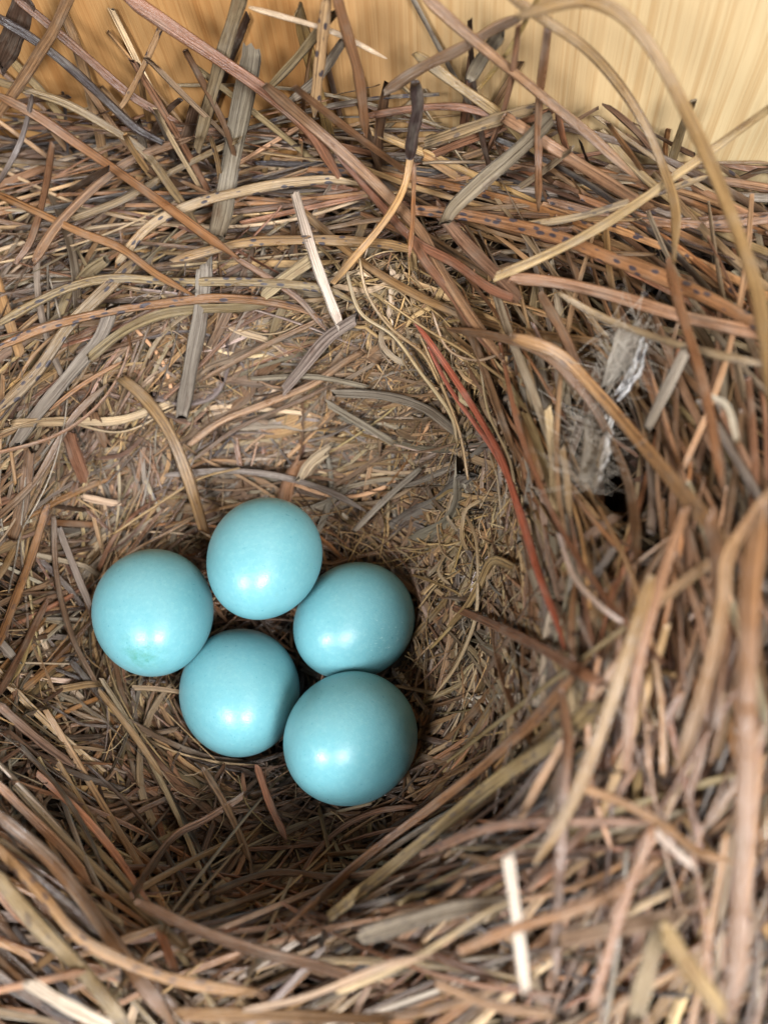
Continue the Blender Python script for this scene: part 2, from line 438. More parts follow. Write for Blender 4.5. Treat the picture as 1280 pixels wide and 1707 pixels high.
def in_egg(P, pad=0.6):
    bad = np.zeros(len(P), bool)
    for c, a, b, ax, v, _ in egg_specs:
        d = P - c; z = d @ ax; r2 = (d * d).sum(1) - z * z
        bad |= (z / (a + pad)) ** 2 + r2 / (b + pad) ** 2 < 1
    return bad

EGGC = np.array([s_[0] for s_ in egg_specs])
def above_egg(P):
    """strand would lie over an egg"""
    bad = np.zeros(len(P), bool)
    for c, a, b, ax, v, _ in egg_specs:
        h = np.hypot(P[:, 0] - c[0], P[:, 1] - c[1]); bad |= (h < b * 0.96) & (P[:, 2] > c[2] - b * 0.5)
    return bad

def in_pit(P): return bool(((((P[:, 0] - PIT[0]) / 3.2) ** 2 + ((P[:, 1] - PIT[1]) / 6.5) ** 2) < 1).any())

def normal_at(x, y):
    e = 1.0; gx = (H(x + e, y) - H(x - e, y)) / 2; gy = (H(x, y + e) - H(x, y - e)) / 2
    n = np.stack([-gx, -gy, np.ones_like(gx)], -1); return n / np.linalg.norm(n, axis=-1)[..., None]

def random_strand(M, x, y, length, hw, kind, color, off, ang_sd, curl, deg=3, spot=0.0, wild=0.15, rough=0.0, stepmm=4.0, tilt=0.0, circ=1.0, roll_sd=0.5, cap=2.2):
    n = max(5, int(length / stepmm) + 2)
    dx, dy = x - C0[0], y - C0[1]; r = math.hypot(dx, dy) + 1e-3
    th = math.atan2(dy, dx) + math.pi / 2 + (0 if random.random() < .5 else math.pi)
    sgn = 1 if math.cos(th - math.atan2(dy, dx) - math.pi / 2) > 0 else -1
    th += random.gauss(0, ang_sd) if random.random() > wild else random.uniform(-1.6, 1.6)
    kap = sgn * circ / max(r, 24) * random.uniform(0.2, 1.15) + random.gauss(0, curl)
    s = np.linspace(-length / 2, length / 2, n)
    a = th + kap * s + (np.cumsum(rng.normal(0, rough, n)) if rough else 0)
    if random.random() < .16 and n > 6: a[random.randrange(2, n - 2):] += random.choice((-1, 1)) * random.uniform(.15, .6)
    ds = s[1] - s[0]
    X = np.cumsum(np.cos(a)) * ds; Y = np.cumsum(np.sin(a)) * ds
    X += x - X[n // 2]; Y += y - Y[n // 2]
    N = normal_at(X, Y)
    Z = H(X, Y)
    X = X + N[:, 0] * off; Y = Y + N[:, 1] * off; Z = Z + N[:, 2] * off
    if deg and n > deg + 2:
        t = np.linspace(-1, 1, n); Z = np.polynomial.polynomial.polyval(t, np.polynomial.polynomial.polyfit(t, Z, deg))
    Z = Z + tilt * (s / length + 0.5)
    Z = Z - max(0.0, float((Z - H(X, Y)).max()) - cap)
    P = np.stack([X, Y, Z], -1)
    if rough: P += rng.normal(0, rough * 0.4, P.shape)
    if in_pit(P) and random.random() < .9: return False
    if (walldist(P) < 0.8).any():
        d = walldist(P); ok = d >= 0.8
        if ok.sum() < max(5, n * 0.35): return False
        P = P + WN[None, :] * np.maximum(0.8 - d, 0)[:, None]
    bad = in_egg(P) | above_egg(P)
    if bad.any():
        ok = ~bad; run = 0; best = (0, 0); st = 0
        for q in range(len(P) + 1):
            if q < len(P) and ok[q]:
                if run == 0: st = q
                run += 1
            else:
                if run > best[1]: best = (st, run)
                run = 0
        if best[1] < 4: return False
        P = P[best[0]:best[0] + best[1]]; N = N[best[0]:best[0] + best[1]]
    M.add(P, hw, kind, color, spot=spot, roll=random.gauss(0, roll_sd), twist=random.gauss(0, 0.7), up=N)
    return True

def sample_xy(rmin, rmax, dens=None):
    """point in the ring between rmin and rmax (fractions: 0 centre, 1 rim; above 1 mm beyond the rim)"""
    while True:
        x = random.uniform(-85, 112); y = random.uniform(-82, 120)
        if (np.array([x, y, 0]) - WA) @ WN < 0.5: continue
        r = math.hypot(x - C0[0], y - C0[1]); th = math.atan2(y - C0[1], x - C0[0])
        f = r / float(np.interp(th, _t, TR)); 
        if rmin <= f <= rmax: return x, y, f, th

OUT = {'red': 2.0, 'brn': 3, 'tan': 3.2, 'ora': 2.0, 'olv': 2, 'gry': 1.2, 'pink': 1.2, 'dbrn': 3.0, 'pale': 1.3, 'straw': .8, 'mauve': .4, 'drk': .6}
FLOOR = {'brn': 4, 'dbrn': 3, 'ora': 1.2, 'mauve': 1.2, 'tan': .9, 'olv': .6}
LIN = {'straw': 2.4, 'tan': 2, 'olv': 2, 'gry': 2.6, 'pale': 1.6, 'mauve': 1.5, 'brn': 1.6, 'pink': .8, 'wht': .9}

needles = Mass(); blades = Mass(); shreds = Mass(); fibres = Mass(); floorf = Mass()
for _ in range(1250):                                   # woven needles outside and over the rim
    x, y, f, th = sample_xy(0.86, 3.0)
    if x - C0[0] > 45 and random.random() < .5: continue
    off = 1.0 - 8.0 * random.random() ** 0.8; c = pick(OUT)
    random_strand(needles, x, y, random.uniform(35, 105), random.uniform(0.18, 0.52), 'needle', jit(c), off, 0.27, 0.002, spot=1.0 if random.random() < 0.14 else 0, wild=0.14, tilt=random.gauss(0, 1.3), circ=0.75)
for _ in range(420):                                    # cup wall needles
    x, y, f, th = sample_xy(0.6, 1.0)
    random_strand(needles, x, y, random.uniform(25, 60), random.uniform(0.32, 0.6), 'needle', jit(pick(OUT)), random.uniform(-3.5, 0.3), 0.3, 0.004, wild=0.12)
for _ in range(560):
    x, y, f, th = sample_xy(0.8, 3.0)
    random_strand(blades, x, y, random.uniform(20, 65), random.uniform(0.28, 0.7), 'blade', jit(pick({'gry': 3, 'olv': 2, 'tan': 2, 'mauve': 1.5, 'pale': .8, 'brn': 2, 'wht': .2})), random.uniform(-3.5, 1.2), 0.4, 0.006, wild=0.25, roll_sd=.6, tilt=random.gauss(0, 2))
for _ in range(1900):                                   # fine shredded lining
    x, y, f, th = sample_xy(0.42, 1.06)
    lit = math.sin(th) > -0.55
    pal = LIN if lit else {'brn': 3, 'mauve': 2, 'dbrn': 2, 'tan': 1.4, 'olv': 1}  # front of the cup gets darker strands, its shade put into the colour
    hw = random.choice([random.uniform(0.10, 0.25), random.uniform(0.2, 0.55), random.uniform(.3, .7)])
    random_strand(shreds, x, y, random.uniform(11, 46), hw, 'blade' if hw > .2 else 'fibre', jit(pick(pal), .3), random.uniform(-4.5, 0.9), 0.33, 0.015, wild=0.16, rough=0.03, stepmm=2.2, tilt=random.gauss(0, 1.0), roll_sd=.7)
for _ in range(4200):                                   # hair fine fibres
    x, y, f, th = sample_xy(0.4, 1.12)
    if random.random() > 0.12 + 0.7 * max(0.0, math.cos(th - 0.5)) ** 4: continue
    random_strand(fibres, x, y, random.uniform(5, 20), random.uniform(0.05, 0.11), 'fibre', jit(pick({'straw': 3, 'pale': 2, 'tan': 2, 'brn': 1.5, 'gry': 1})) , random.uniform(-0.8, 1.6), 0.8, 0.09, wild=0.5, rough=0.13, stepmm=1.4, tilt=random.gauss(0, 1.5))
for _ in range(800):                                   # cup floor
    x, y, f, th = sample_xy(0.0, 0.72)
    random_strand(floorf, x, y, random.uniform(16, 52), random.uniform(0.12, 0.42), 'needle', jit(pick(FLOOR), .3), random.uniform(-5, 0.9), 0.6, 0.012, wild=0.3, rough=0.03, stepmm=3, tilt=random.gauss(0, 1.2))
for _ in range(85):                                    # ends sticking up in front of the board
    px = random.uniform(-60, 1340) if random.random() < .4 else random.uniform(-60, 860)
    py = random.uniform(215, 330); d0 = float(raydepth(np.array([px]), np.array([py]), np.array([0.5]))[0])
    A = CAM + ray(px, py) * d0
    L = random.uniform(8, 30) * (1.0 if px < 900 else 0.6); lean = random.gauss(0, 0.75)
    t = np.linspace(0, 1, 9)[:, None]; dirv = WD * math.sin(lean) + np.array([0, 0, 1]) * math.cos(lean) + WN * random.uniform(-0.5, 0.5)
    P = A - np.array([0, 0, 3.0]) + dirv * L * t + WD * random.gauss(0, 2.5) * t * t
    P = P + WN * np.maximum(0.8 - walldist(P), 0)[:, None]
    kd = random.random() < .45
    (blades if kd else needles).add(P, random.uniform(.4, .8) if kd else random.uniform(.3, .6), 'blade' if kd else 'needle', jit(pick(OUT)), roll=random.gauss(0, .4), twist=random.gauss(0, .5), up=np.tile(WN, (9, 1)), spot=1.0 if random.random() < .12 else 0, endw=(.8, .85))
def catmull(pts, step=9.0):
    P = np.array(pts, float); P = np.vstack([2 * P[0] - P[1], P, 2 * P[-1] - P[-2]]); out = []
    for i in range(1, len(P) - 2):
        n = max(2, int(np.linalg.norm(P[i + 1] - P[i]) / step))
        for q in range(n):
            t = q / n; a, b, c, d = P[i - 1:i + 3]
            out.append(.5 * ((2 * b) + (-a + c) * t + (2 * a - 5 * b + 4 * c - d) * t * t + (-a + 3 * b - 3 * c + d) * t ** 3))
    out.append(P[-2]); return np.array(out)
def traced(pts, lift, deg=3):
    q = catmull(pts); n = len(q); t = np.linspace(0, 1, n)
    lf = np.full(n, float(lift)) if not isinstance(lift, tuple) else np.interp(t, [0, 1], lift)
    d = raydepth(q[:, 0], q[:, 1], lf)
    dg = min(deg, max(1, n // 6)); s = t * 2 - 1
    ds = np.polynomial.polynomial.polyval(s, np.polynomial.polynomial.polyfit(s, d, dg))
    ds = ds - max(0.0, float(np.percentile(ds - d, 88)))
    ds = ds + rng.normal(0, 0.02, n)
    return q, ds

def traced_field(M, n, x0, x1, y0, y1, ang, sd, lpx, hw, kind, pal, lift, bow=0.05, wob=0.0, endw=(.8, .7), spotp=0.0, rsd=0.5):
    """strands laid over one patch of the nest, running mostly one way"""
    for _ in range(n):
        cx_, cy_ = random.uniform(x0, x1), random.uniform(y0, y1); a = math.radians(random.gauss(ang, sd)); L = random.uniform(*lpx)
        b_ = random.gauss(0, bow) * L; u = np.array([math.cos(a), -math.sin(a)]); v = np.array([u[1], -u[0]])
        pts = [np.array([cx_, cy_]) + u * L * t + v * (b_ * (1 - 4 * t * t)) + rng.normal(0, wob, 2) * L for t in (-.5, -.25, 0, .25, .5)]
        q, d = traced(pts, random.uniform(*lift), 2)
        P = CAM + ray(q[:, 0], q[:, 1]) * d[:, None]
        if (in_egg(P) | above_egg(P)).any() or (walldist(P) < 0.6).any(): continue
        if in_pit(P) and random.random() < .9: continue
        V = CAM - P; V /= np.linalg.norm(V, axis=1)[:, None]
        M.add(P, random.uniform(*hw), kind, jit(pick(pal)), spot=1.0 if random.random() < spotp else 0, roll=random.gauss(0, rsd), twist=random.gauss(0, .6), up=V, endw=endw)

traced_field(needles, 90, -40, 760, 205, 340, 4, 9, (300, 720), (.15, .42), 'needle', OUT, (-1, 1.6), spotp=.1)
traced_field(needles, 75, -40, 620, 330, 540, 14, 15, (260, 600), (.14, .42), 'needle', OUT, (-1, 1.4), spotp=.25)
traced_field(blades, 34, -20, 620, 330, 620, 65, 22, (120, 300), (.45, .9), 'blade', {'gry': 3, 'olv': 2, 'tan': 1, 'mauve': 1}, (-.5, 1.4))
traced_field(needles, 55, 700, 1290, 300, 470, -20, 12, (260, 560), (.3, .58), 'needle', OUT, (0, 2.5), spotp=.1)
traced_field(blades, 95, 840, 990, 560, 1150, 97, 8, (120, 330), (.4, .85), 'blade', {'pale': 2, 'gry': 3, 'pink': 2, 'tan': 2, 'brn': 1}, (-.8, 1.2))
traced_field(needles, 80, 960, 1290, 480, 1100, 100, 13, (240, 620), (.2, .44), 'needle', {'red': 2, 'brn': 3, 'tan': 2, 'pink': 2, 'gry': 1}, (0, 5))
traced_field(needles, 70, 960, 1290, 1000, 1720, 78, 17, (300, 640), (.17, .42), 'needle', {'red': 1, 'brn': 2, 'tan': 3, 'ora': 3, 'pink': 2, 'olv': 1, 'brn': 2}, (-2, 6))
traced_field(needles, 60, 250, 1000, 1380, 1720, 20, 20, (300, 640), (.2, .45), 'needle', OUT, (-.5, 3))
traced_field(needles, 45, -40, 260, 1300, 1720, -50, 10, (240, 520), (.28, .56), 'needle', OUT, (-.5, 3))
# flat bark flakes and grey shreds on the back of the cup
traced_field(blades, 120, 290, 730, 600, 850, 16, 20, (50, 170), (.8, 2.0), 'blade', {'mauve': 4, 'gry': 2.4, 'brn': 1.5, 'tan': .8}, (-.3, 1.1), bow=.12, wob=.015, endw=(.5, .4), rsd=.3)
traced_field(shreds, 260, 320, 760, 540, 800, 6, 17, (80, 280), (.10, .42), 'blade', {'gry': 3, 'pale': 1.4, 'mauve': 3, 'tan': 2, 'wht': .3}, (.3, 2.0), bow=.1, wob=.01)
traced_field(shreds, 200, 640, 880, 640, 1200, 108, 26, (50, 190), (.12, .5), 'blade', {'gry': 3, 'pale': 1.5, 'mauve': 2, 'tan': 2, 'wht': .4}, (-.5, 1.2), bow=.12, wob=.015)
traced_field(needles, 60, -20, 330, 560, 1000, 62, 14, (200, 480), (.12, .36), 'needle', {'gry': 2, 'brn': 3, 'tan': 2, 'olv': 2, 'dbrn': 2}, (-.5, 1.5), bow=.12)
traced_field(needles, 45, 770, 960, 430, 800, 118, 12, (240, 560), (.14, .4), 'needle', {'gry': 2, 'pale': 1.5, 'tan': 2, 'red': 2, 'brn': 2}, (0, 2.5), bow=.12)
traced_field(needles, 40, 420, 900, 1330, 1500, 32, 10, (240, 560), (.14, .4), 'needle', {'gry': 1, 'brn': 3, 'tan': 2, 'red': 2, 'dbrn': 2}, (0, 2.0), bow=.1)
traced_field(shreds, 160, -20, 300, 640, 900, 60, 22, (60, 240), (.12, .45), 'blade', {'brn': 3, 'mauve': 2, 'tan': 1.5, 'olv': 1.5}, (-.3, 1.4), bow=.1, wob=.01)
traced_field(shreds, 160, 0, 620, 1180, 1460, 40, 45, (60, 220), (.12, .45), 'blade', {'brn': 3, 'dbrn': 2, 'mauve': 1}, (-.3, 1.0), bow=.1, wob=.01)
# curly straw tufts
for (tx, ty, sx, sy, n_, an) in ((690, 530, 75, 60, 120, 120), (760, 640, 40, 70, 60, 115), (790, 920, 60, 50, 90, 60), (600, 480, 50, 30, 50, 30), (720, 870, 60, 50, 60, 20), (480, 550, 70, 25, 50, 10), (250, 690, 60, 50, 60, 50), (700, 1010, 40, 50, 40, 80)):
    traced_field(fibres, n_ * 3 // 4, tx - sx, tx + sx, ty - sy, ty + sy, an, 35, (40, 150), (.06, .2), 'fibre', {'straw': 4, 'pale': 3, 'tan': 2}, (-.6, 2.2), bow=.16, wob=.022)
    traced_field(shreds, n_ // 7, tx - sx, tx + sx, ty - sy, ty + sy, an, 30, (50, 140), (.22, .45), 'blade', {'straw': 4, 'pale': 3}, (.5, 2.5), bow=.2, wob=.03, endw=(.3, .2))
tag(needles.build('woven_needles', M_NEEDLE, nest, nest_loc), kind='stuff')
tag(blades.build('dry_grass', M_BLADE, nest, nest_loc), kind='stuff')
tag(shreds.build('shredded_lining', M_BLADE, nest, nest_loc), kind='stuff')
tag(fibres.build('fine_fibres', M_FIBRE, nest, nest_loc), kind='stuff')
tag(floorf.build('cup_floor_litter', M_NEEDLE, nest, nest_loc), kind='stuff')

# ------------------------------------------------------------------ the strands one can tell apart
# (kind, colour, width px, lift mm (or per-end pair), spot, points in the photo)
HERO = [
 ('N','red',22,(7,4),0,[(205,-10),(300,55),(375,105),(450,158),(515,215),(550,270),(577,315)]),
 ('N','pink',20,(6,3),0,[(440,140),(515,205),(580,262),(640,320),(700,385),(735,450),(790,535),(845,610)]),
 ('N','red',15,(5.5,4),0,[(560,250),(625,330),(690,400),(760,440),(815,480),(862,500)]),
 ('N','olv',15,4,.3,[(-20,130),(50,152),(110,172),(175,208),(240,252),(285,312),(310,348),(345,405)]),
 ('N','ora',16,6,0,[(-10,155),(60,192),(130,240),(200,288),(270,338),(340,390),(400,432)]),
 ('N','ora',14,4.5,0,[(-10,320),(60,352),(130,385),(200,413),(260,456),(322,492)]),
 ('T','drk',15,5,0,[(-10,25),(60,68),(120,115),(180,170),(225,212),(272,238)]),
 ('N','red',15,3,0,[(20,-10),(80,40),(150,100),(220,160),(300,205)]),
 ('B','tan',18,6,0,[(120,-15),(90,50),(70,82),(40,130),(-5,195)]),
 ('N','straw',10,4,1,[(275,30),(240,110),(208,170),(188,192)]),
 ('N','brn',11,4,0,[(308,82),(345,150),(375,210),(392,262)]),
 ('B','olv',22,4,0,[(405,-15),(375,80),(352,160),(328,252)]),
 ('B','gry',34,2.5,0,[(420,82),(412,130),(398,200),(385,270),(372,350),(362,390)]),
 ('N','straw',19,7,1,[(545,-5),(537,70),(530,130),(524,195)]),
 ('N','red',18,8,0,[(560,-10),(580,60),(597,120),(605,180),(610,228)]),
 ('B','gry',15,4,0,[(572,68),(530,130),(485,168)]),
 ('N','pale',9,6,0,[(415,12),(480,30),(560,55),(645,98)]),
 ('B','olv',17,5,0,[(560,15),(500,90),(447,148)]),
 ('N','pale',17,4,1,[(195,440),(250,377),(325,340),(400,320),(475,306),(550,300),(605,308)]),
 ('N','tan',17,4,1,[(285,435),(400,406),(500,400),(580,402),(650,408),(705,422)]),
 ('N','pink',16,5,0,[(55,440),(100,372),(170,302),(230,262),(325,228)]),
 ('N','olv',12,3.5,0,[(120,365),(200,335),(280,290),(360,250),(400,232)]),
 ('N','gry',9,6,0,[(55,158),(35,235),(-5,312)]),
 ('N','brn',12,4,0,[(88,238),(75,320),(52,400),(25,440)]),
 ('B','wht',18,5,0,[(492,322),(512,390),(535,460),(568,545)]),
 ('N','mauve',20,9,0,[(640,155),(700,115),(770,80),(830,45),(885,22)]),
 ('N','tan',23,20,0,[(860,30),(920,8),(980,0),(1040,28),(1095,95),(1150,200),(1195,300),(1230,390),(1260,480),(1280,600),(1290,720)]),
 ('N','tan',16,12,0,[(840,-12),(910,35),(975,80),(1030,140),(1075,210),(1105,280),(1125,350),(1122,440)]),
 ('N','pink',17,9,0,[(700,-12),(770,50),(830,100),(880,140),(925,178),(990,232),(1065,302)]),
 ('N','brn',14,8,0,[(915,30),(905,110),(898,170),(897,240),(897,352)]),
 ('N','straw',17,4,0,[(690,88),(760,140),(830,190),(872,232),(900,262)]),
 ('N','pink',20,6,0,[(840,195),(900,232),(960,270),(1020,308),(1085,350)]),
 ('T','drk',21,12,0,[(692,138),(696,180),(688,225),(683,262)]),
 ('N','straw',13,(10,6),0,[(686,250),(672,315),(640,370),(590,430),(555,472)]),
 ('N','ora',8,8,0,[(690,270),(688,360),(682,430)]),
 ('B','olv',20,6,.6,[(705,240),(780,215),(840,195),(892,180)]),
 ('B','gry',26,8,0,[(918,195),(870,245),(800,305),(757,345),(742,370)]),
 ('N','ora',22,6,1,[(690,350),(770,358),(850,374),(930,395),(1010,428),(1100,462),(1200,508),(1290,560)]),
 ('N','straw',16,11,0,[(825,462),(900,430),(980,390),(1060,340),(1130,290),(1200,240),(1290,175)]),
 ('N','pale',13,6,.7,[(855,378),(960,362),(1070,330),(1190,290)]),
 ('N','straw',9,7,0,[(900,-10),(850,80),(798,148)]),
 ('B','gry',22,5,1,[(835,55),(803,98),(782,135)]),
 ('N','red',12,4,0,[(600,195),(720,178),(800,186),(900,232),(960,262)]),
 ('B','pink',22,5,0,[(725,345),(770,400),(825,455),(866,498)]),
 ('N','red',16,5,0,[(680,385),(712,440),(760,500),(800,560),(840,600)]),
 ('N','ora',15,3.5,1,[(-10,582),(80,545),(180,520),(280,505),(360,497),(440,502),(500,515),(548,538)]),
 ('N','olv',15,3,1,[(-10,545),(60,505),(130,475),(200,464),(300,470),(420,470),(540,482),(605,512)]),
 ('N','olv',21,3,1,[(232,430),(190,470),(150,508),(110,550),(60,622),(-10,692)]),
 ('B','gry',22,3,0,[(188,510),(165,565),(112,630),(62,690),(25,742)]),
 ('B','olv',17,3.5,0,[(148,598),(200,556),(262,526),(330,515),(400,512),(470,498)]),
 ('B','gry',26,3.5,0,[(342,440),(335,520),(320,600),(303,695)]),
 ('N','ora',8,3,0,[(82,684),(140,640),(205,602)]),
 ('B','pale',21,4,0,[(530,425),(478,462),(435,496)]),
 ('B','gry',20,5,0,[(595,530),(545,565),(503,615),(472,652)]),
 ('N','brn',12,3.5,0,[(390,428),(450,465),(500,500),(548,555)]),
 ('N','tan',20,4,.2,[(200,628),(240,662),(282,720),(310,785),(330,850),(342,890)]),
 ('N','pink',13,2.5,0,[(315,742),(370,702),(450,670),(520,640),(570,606),(605,585)]),
 ('N','mauve',7,2.5,0,[(325,765),(400,712),(500,668),(555,640)]),
 ('N','gry',11,2,0,[(275,792),(380,785),(470,795),(550,820),(610,852)]),
 ('B','pale',15,2.5,0,[(20,706),(120,702),(200,700),(285,672)]),
 ('B','brn',17,2.5,0,[(155,685),(165,715),(178,745)]),
 ('B','red',22,2.5,0,[(112,715),(125,755),(142,800)]),
 ('B','pale',13,3,0,[(138,828),(165,834),(198,840)]),
 ('N','brick',12,4,0,[(690,535),(730,590),(770,650),(802,702),(835,762),(860,835),(880,900),(902,970),(925,1030),(942,1085)]),
 ('N','brick',8,4,0,[(712,575),(748,645),(790,705),(830,765),(868,850),(888,915)]),
 ('N','brn',15,4,0,[(752,485),(790,570),(815,640),(840,710),(862,768)]),
 ('N','brn',15,4.5,0,[(745,548),(830,562),(900,588),(950,630),(990,680),(1020,740),(1045,800),(1057,870),(1062,950)]),
 ('N','tan',23,(6,10),.4,[(850,560),(930,590),(1000,660),(1060,730),(1120,800),(1170,860),(1220,920)]),
 ('N','olv',13,8,.3,[(930,488),(1000,528),(1080,558),(1180,588),(1290,612)]),
 ('N','pink',22,5,0,[(850,463),(940,473),(1040,498),(1140,528),(1290,562)]),
 ('N','gry',15,3,0,[(820,470),(850,560),(882,640),(912,720),(930,780),(942,855)]),
 ('B','olv',14,3,0,[(838,628),(880,700),(912,790),(932,860)]),
 ('N','red',18,11,0,[(1112,430),(1135,520),(1160,600),(1185,700),(1205,820)]),
 ('N','brn',17,4,0,[(900,488),(940,560),(968,625)]),
 ('B','gry',19,8,0,[(1142,585),(1110,650),(1078,715)]),
 ('B','wht',11,10,0,[(1180,660),(1212,678),(1228,738)]),
 ('N','pale',6,3,0,[(772,850),(793,900),(796,980),(790,1040),(760,1110),(722,1162)]),
 ('B','red',17,4.5,0,[(755,1012),(830,1045),(900,1080),(960,1115),(1003,1142)]),
 ('N','ora',18,6,.4,[(955,1125),(900,1190),(830,1255),(740,1330),(620,1420),(540,1490),(470,1550)]),
 ('B','olv',23,5,.5,[(1000,1170),(930,1230),(840,1292),(740,1372),(640,1455),(545,1530)]),
 ('N','pink',19,12,0,[(1142,850),(1110,940),(1080,1040),(1055,1150),(1042,1285)]),
 ('N','tan',24,12,.3,[(1085,960),(1042,1100),(1000,1220),(950,1340),(890,1440)]),
 ('N','ora',34,22,0,[(1270,840),(1250,960),(1245,1100),(1243,1300),(1236,1450),(1230,1570),(1212,1720)]),
 ('N','tan',17,12,0,[(1225,912),(1150,960),(1085,1015)]),
 ('N','tan',22,16,0,[(1290,810),(1215,920),(1205,1000),(1180,1120),(1128,1285)]),
 ('B','wht',9,5,0,[(932,890),(955,960),(1000,1010),(1038,1038)]),
 ('N','brn',28,14,0,[(1182,860),(1198,960),(1200,1080),(1190,1220)]),
 ('N','brn',19,9,0,[(935,1150),(945,1230),(940,1300),(935,1400),(930,1500),(925,1645)]),
 ('N','pink',16,7,.5,[(700,1425),(790,1387),(860,1373),(960,1370),(1085,1372)]),
 ('B','wht',20,13,0,[(846,1425),(858,1510),(868,1590),(876,1655)]),
 ('N','tan',17,10,0,[(955,1308),(1040,1340),(1110,1380),(1160,1420),(1230,1440)]),
 ('B','wht',15,13,0,[(1090,1385),(1125,1418),(1162,1450)]),
 ('N','ora',18,13,0,[(765,1585),(850,1550),(950,1520),(1020,1490),(1100,1432)]),
 ('N','pale',13,10,0,[(560,1655),(640,1622),(720,1580),(800,1530),(862,1498)]),
 ('B','gry',32,6,.3,[(600,1562),(680,1538),(760,1515),(862,1502)]),
 ('B','mauve',27,11,0,[(930,1568),(1040,1545),(1135,1525)]),
 ('N','ora',15,15,0,[(985,1680),(1010,1600),(1042,1500),(1088,1378)]),
 ('B','straw',30,14,0,[(1105,1545),(1150,1615),(1215,1700)]),
 ('B','olv',30,11,0,[(1058,1700),(1080,1610),(1102,1548)]),
 ('N','tan',17,12,0,[(725,1638),(820,1675),(925,1692)]),
 ('N','pink',16,4,0,[(-10,1300),(60,1370),(110,1420),(152,1475)]),
 ('N','tan',19,10,.6,[(-10,1405),(70,1490),(130,1560),(200,1600),(280,1630),(360,1646),(430,1656)]),
 ('N','olv',26,9,.5,[(-10,1450),(60,1540),(130,1610),(180,1670),(220,1720)]),
 ('N','brn',20,6,0,[(228,1503),(330,1550),(430,1585),(530,1610),(645,1648)]),
 ('N','pale',12,12,0,[(405,1685),(500,1665),(580,1635),(640,1610),(720,1592)]),
 ('B','wht',20,13,0,[(48,1638),(110,1675),(190,1715)]),
 ('N','tan',13,10,0,[(-10,1652),(70,1635),(145,1618)]),
 ('B','tan',24,11,0,[(295,1690),(400,1692),(500,1695),(650,1702)]),
 ('N','brn',15,3,0,[(222,1492),(285,1400),(340,1368),(405,1328)]),
 ('N','brn',13,4,0,[(338,1280),(380,1350),(418,1438)]),
 ('N','red',13,3,0,[(428,1275),(450,1340),(478,1400)]),
 ('N','brn',24,5,0,[(-10,1350),(100,1450),(200,1585),(295,1715)]),  # wide brown shadow built as a needle, shade put into its colour
 ('N','ora',14,4,.5,[(80,840),(52,930),(22,1010),(-8,1090)]),
 ('N','mauve',10,3,0,[(90,860),(95,960),(120,1060),(158,1135)]),
 ('N','gry',12,3,0,[(98,880),(130,960),(152,1012)]),
 ('N','brn',12,3,0,[(80,1000),(40,1080),(-5,1165)]),
 ('N','tan',11,2.5,0,[(165,1150),(220,1220),(272,1295)]),
 ('B','olv',11,2.5,0,[(224,1146),(262,1148),(305,1154)]),
 ('N','mauve',15,3,0,[(-5,1172),(60,1230),(125,1278)]),
 ('N','tan',5,2.5,0,[(165,965),(220,920),(290,882),(325,862)]),
 ('B','dbrn',36,3,0,[(45,-10),(28,45),(0,110)]),
 ('N','mauve',12,4,0,[(350,1490),(450,1455),(560,1462),(640,1452)]),

 ('B','gry',15,4,0,[(555,655),(640,660),(710,682),(768,728)]),
 ('B','gry',9,3.5,0,[(420,632),(520,628),(612,645)]),
 ('B','gry',12,5,0,[(545,672),(600,705),(655,738)]),
 ('B','pale',16,3.5,0,[(912,680),(922,760),(926,865)]),
 ('B','pale',12,3.5,0,[(936,745),(945,800),(948,860)]),
 ('B','ora',24,2.5,0,[(878,690),(890,750),(896,805)]),
 ('B','ora',26,1.5,0,[(505,765),(482,805),(472,850)]),
 ('B','pale',20,2.5,0,[(550,748),(518,772),(500,800)]),
 ('B','gry',10,3,0,[(700,782),(645,830),(590,885)]),
 ('B','straw',15,3.5,0,[(855,945),(820,935),(798,975),(778,1010),(748,1045)]),
 ('B','brn',20,2,0,[(50,745),(40,830),(20,900)]),
 ('N','mauve',12,3.5,0,[(-10,870),(60,800),(120,700),(180,640)]),
 ('F','straw',6,5,0,[(598,425),(612,490),(650,545),(705,590),(732,640)]),
 ('F','pale',7,5,0,[(575,445),(600,520),(655,560),(700,620),(750,690),(762,740)]),
 ('F','straw',5,4.5,0,[(640,500),(705,545),(780,590),(850,640)]),
 ('F','pale',5,4.5,0,[(720,520),(745,580),(790,600),(835,590)]),
 ('F','straw',6,4,0,[(700,560),(735,640),(765,720),(780,800)]),
 ('F','pale',5,3,0,[(0,720),(90,700),(200,720),(290,680)]),
 ('F','straw',5,3,0,[(190,890),(250,850),(330,800),(400,780)]),
 ('F','pale',5,2.5,0,[(800,610),(815,690),(850,770),(860,850)]),
]
NAMES = {'F': 'straw_fibre', 'N': 'pine_needle', 'B': 'grass_blade', 'T': 'twig'}
KK = {'N': 'needle', 'B': 'blade', 'T': 'twig', 'F': 'fibre'}
parts = 0
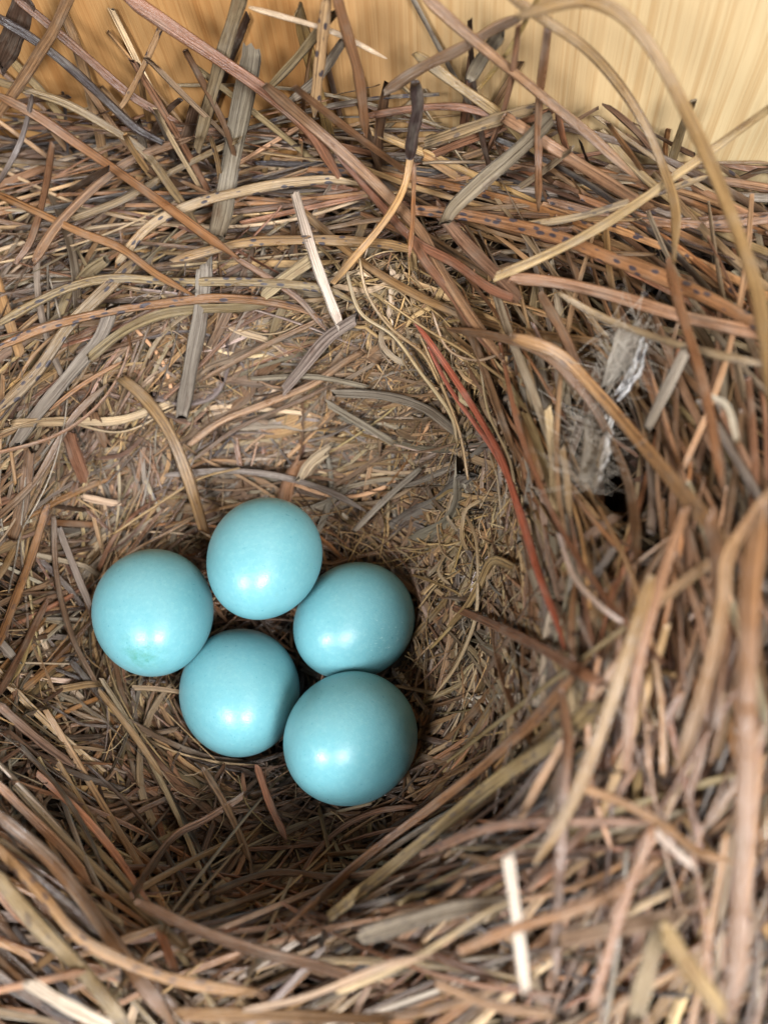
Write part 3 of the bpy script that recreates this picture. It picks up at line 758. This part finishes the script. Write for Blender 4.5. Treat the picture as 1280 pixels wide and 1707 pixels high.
for (k, c, wpx, lift, spot, pts) in HERO:
    lift = tuple(l_ * 0.8 + 2.5 for l_ in lift) if isinstance(lift, tuple) else lift * 0.8 + 2.5
    q, d = traced(pts, lift)
    P = CAM + ray(q[:, 0], q[:, 1]) * d[:, None]
    hw = 0.5 * wpx * float(np.mean(d)) / FPX
    if k == 'N': hw = min(hw, 1.0)
    V = CAM - P; V /= np.linalg.norm(V, axis=1)[:, None]
    M = Mass()
    endw = (0.5, 0.25) if k == 'N' else (0.8, 0.75)
    M.add(P, hw, KK[k], jit(c, 0.07), spot=spot, roll=random.gauss(0, 0.22), twist=random.gauss(0, 0.35), up=V, endw=endw)
    o = M.build(NAMES[k], M_NEEDLE if k != 'B' else M_BLADE, nest, P[len(P) // 2] * MM)
    if c == 'brick': o['label'] = 'brick red needle curving down the right side of the cup'
    elif c == 'wht': o['label'] = 'bleached white grass blade'
    elif spot >= 1: o['label'] = 'pale needle with black spots' if k == 'N' else 'grass blade with black spots'
    parts += 1
print('hero parts', parts, {k: sum(h[0] == k for h in HERO) for k in NAMES})

def build_cocoon(px0, py0, px1, py1, wmm, lift):
    """ragged grey bark curl with silky down and a bleached, black flecked edge"""
    q, d = traced([(px0, py0), ((px0 + px1) / 2 + 6, (py0 + py1) / 2), (px1, py1)], lift, 2)
    P = CAM + ray(q[:, 0], q[:, 1]) * d[:, None]
    V = CAM - P; V /= np.linalg.norm(V, axis=1)[:, None]
    M = Mass(); n = len(P); t = np.linspace(0, 1, n)
    M.add(P, wmm * (0.35 + 0.65 * np.sin(np.pi * (0.12 + 0.8 * t))) , 'blade', (0.25, 0.22, 0.18), roll=.4, twist=.8, up=V, endw=(.5, .4))
    o = M.build('bark_curl', M_BLADE, nest, P[n // 2] * MM)
    E = Mass(); S = np.cross(np.gradient(P, axis=0), V); S /= np.linalg.norm(S, axis=1)[:, None]
    for k_ in range(4):
        Q = P + S * (-wmm * (0.75 + .12 * k_)) + V * (.5 + rng.normal(0, .18, n))[:, None] + rng.normal(0, .14, P.shape)
        i0 = random.randint(0, n // 4)
        E.add(Q[i0:], random.uniform(.22, .42), 'blade', (0.75, 0.76, 0.76), spot=1.0, roll=random.gauss(0, 1), twist=2, up=V[i0:])
    e = E.build('bleached_edge', M_BLADE, o, None); e.location = (-np.array(o.location) - nest_loc)
    D = Mass()
    for _ in range(200):
        i0 = random.randrange(n); L = random.uniform(1.5, 5); a = P[i0] + S[i0] * random.gauss(0, wmm * .6) + V[i0] * .6
        T = P[-1] - P[0]; T /= np.linalg.norm(T); dr = T * random.gauss(0.2, 1) + S[i0] * random.gauss(0, .8) + V[i0] * random.uniform(.1, .8); dr /= np.linalg.norm(dr)
        tt = np.linspace(0, 1, 7)[:, None]; c_ = rng.normal(0, 1, 3) * 1.2
        D.add(a + dr * L * tt + c_ * tt * tt, random.uniform(.012, .024), 'fibre', (0.46, 0.42, 0.36))
    f = D.build('down', M_FIBRE, o, None); f.location = (-np.array(o.location) - nest_loc)
build_cocoon(1050, 545, 1005, 650, 1.9, 8)
build_cocoon(990, 690, 964, 805, 1.5, 8)
